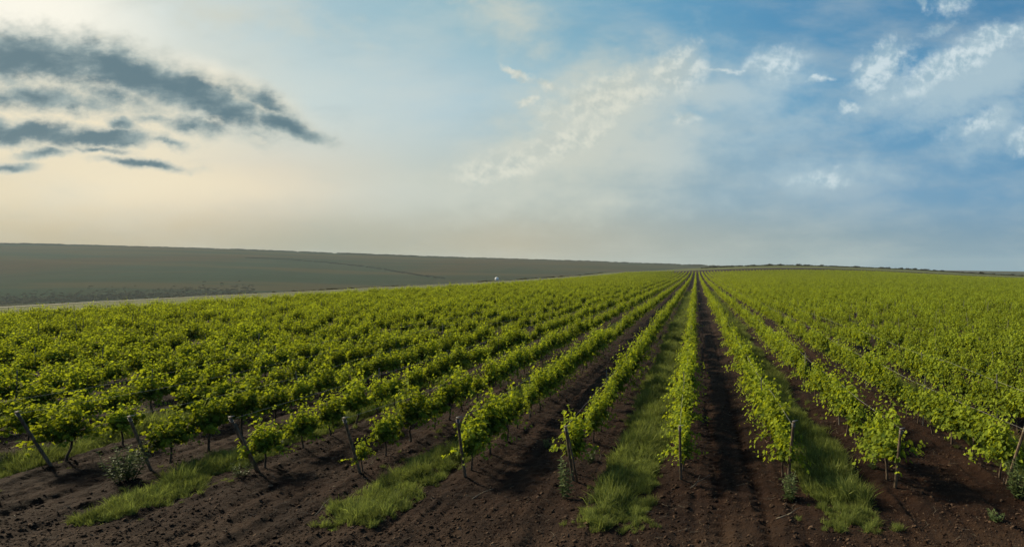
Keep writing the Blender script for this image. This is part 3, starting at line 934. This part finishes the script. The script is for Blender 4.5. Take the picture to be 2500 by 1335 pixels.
# scrub just beyond the track, following the left edge of the field
n = 1500; y = np.geomspace(70, 640, n) * nr.uniform(.97, 1.03, n); x = -95.3 - np.abs(nr.normal(0, 2.2, n)); s_ = nr.uniform(.5, 1.2, n) * (.6 + .9 * (fbm(x * 0, y, .05, 2, 3) + .3)); s_ = np.clip(s_, .1, 1.3) * (0.35 + y / 450)
tag(bush_scatter('edge_scrub', np.stack([x, y, terrain(x, y) - .1], 1), np.stack([s_ * 1.3, s_ * 1.3, s_], 1), nr, DC), 'brown low scrub lining the track on the far left edge', 'scrub', kind='stuff')
# tree belts and scrub on the valley floor and hill
P_, S2 = [], []
for i in range(2200):
    px = nr.uniform(-250, 620); py = 741 - 0.043 * px - abs(nr.normal(0, 10)) + 2
    X, Y, Z = cast(px, py)
    if Y < 500: continue
    s_ = nr.uniform(1.0, 3.0); P_.append((X, Y, Z - .5)); S2.append((s_ * 1.5, s_ * 1.5, s_))
tag(bush_scatter('valley_scrub', np.array(P_), np.array(S2), nr, DC), 'brownish scrub and trees on the valley floor at the left', 'scrub', kind='stuff')
P_, S2 = [], []
hp = [(600, 629), (700, 633), (800, 641), (900, 652), (1000, 668), (1090, 681)]
for i in range(420):
    px = nr.uniform(600, 1085); py = np.interp(px, [a for a, b in hp], [b for a, b in hp])
    X, Y, Z = cast(px, py); s_ = nr.uniform(1.4, 3.2) * min(1, Y / 1500)
    P_.append((X + nr.normal(0, 4), Y + nr.normal(0, 8), Z - .4)); S2.append((s_ * 1.5, s_ * 1.5, s_))
tag(bush_scatter('hillside_hedgerow', np.array(P_), np.array(S2), nr, BC), 'long brown hedgerow slanting down the distant hillside', 'hedgerow', kind='stuff')
P_, S2 = [], []
for i in range(1200):
    u = nr.uniform(-1.5, .2); Y = 2500 + nr.uniform(-60, 40); X = u * Y
    s_ = nr.uniform(1.5, 6) * (1 + .8 * fbm(np.array([X]), np.array([0.]), .004, 2, 8)[0])
    P_.append((X, Y, float(terrain(np.array([X]), np.array([Y]))[0]) - .5)); S2.append((s_ * 3, s_ * 2, s_))
tag(bush_scatter('crest_woods', np.array(P_), np.array(S2), nr), 'thin line of trees along the crest of the distant hill', 'wood', kind='stuff')

X, Y, Z = -93.2, -93.2 / ((1213 - VX) / F), 0
Z = float(terrain(np.array([X]), np.array([Y]))[0])
r = empty('water_tank', (X, Y, Z))
mb = MB(); mb.tube([(0, 0, .35), (0, 0, .5), (0, 0, 1.5), (0, 0, 1.75), (0, 0, 1.85)], [.75, .85, .85, .6, .15], 20); mb.build('tank', M_WHITE, r)
mb = MB(); mb.tube([(0, 0, 1.8), (0, 0, 1.98)], [.2, .2], 12); mb.build('lid', M_WHITE, r)
for k in range(4):
    a = k * math.pi / 2 + .7; mb = MB(); mb.tube([(.6 * math.cos(a), .6 * math.sin(a), -.1), (.6 * math.cos(a), .6 * math.sin(a), .45)], .06, 6); mb.build('leg', M_POST, r)
tag(r, 'small white rounded tank by the track at the far edge of the vineyard', 'tank')

# ------------------------------------------------------------------ air
hm, q = material('haze_air')
pv = q.n('ShaderNodeVolumePrincipled'); pv.inputs['Color'].default_value = (0.70, 0.85, 0.92, 1); pv.inputs['Density'].default_value = 0.000065
pv.inputs['Anisotropy'].default_value = 0.0
o_ = q.n('ShaderNodeOutputMaterial'); q.put(o_.inputs['Volume'], pv.outputs[0])
x0, x1, y0, y1, z0, z1 = -5400, 4400, -300, 6800, float(GZ.min()) - 1.5, float(max(GZ.max(), 120)) + 12
hv = [(a, b, c) for c in (z0, z1) for b in (y0, y1) for a in (x0, x1)]
hz = mesh_obj('haze', hv, [(0, 2, 3, 1), (4, 5, 7, 6), (0, 1, 5, 4), (2, 6, 7, 3), (0, 4, 6, 2), (1, 3, 7, 5)], hm, smooth=False)
tag(hz, kind='stuff')
print('vines', len(vines), 'individual', len(mine), 'far y', mine[-1][0], 'stakes', len(stk), 'ground verts', len(VV))
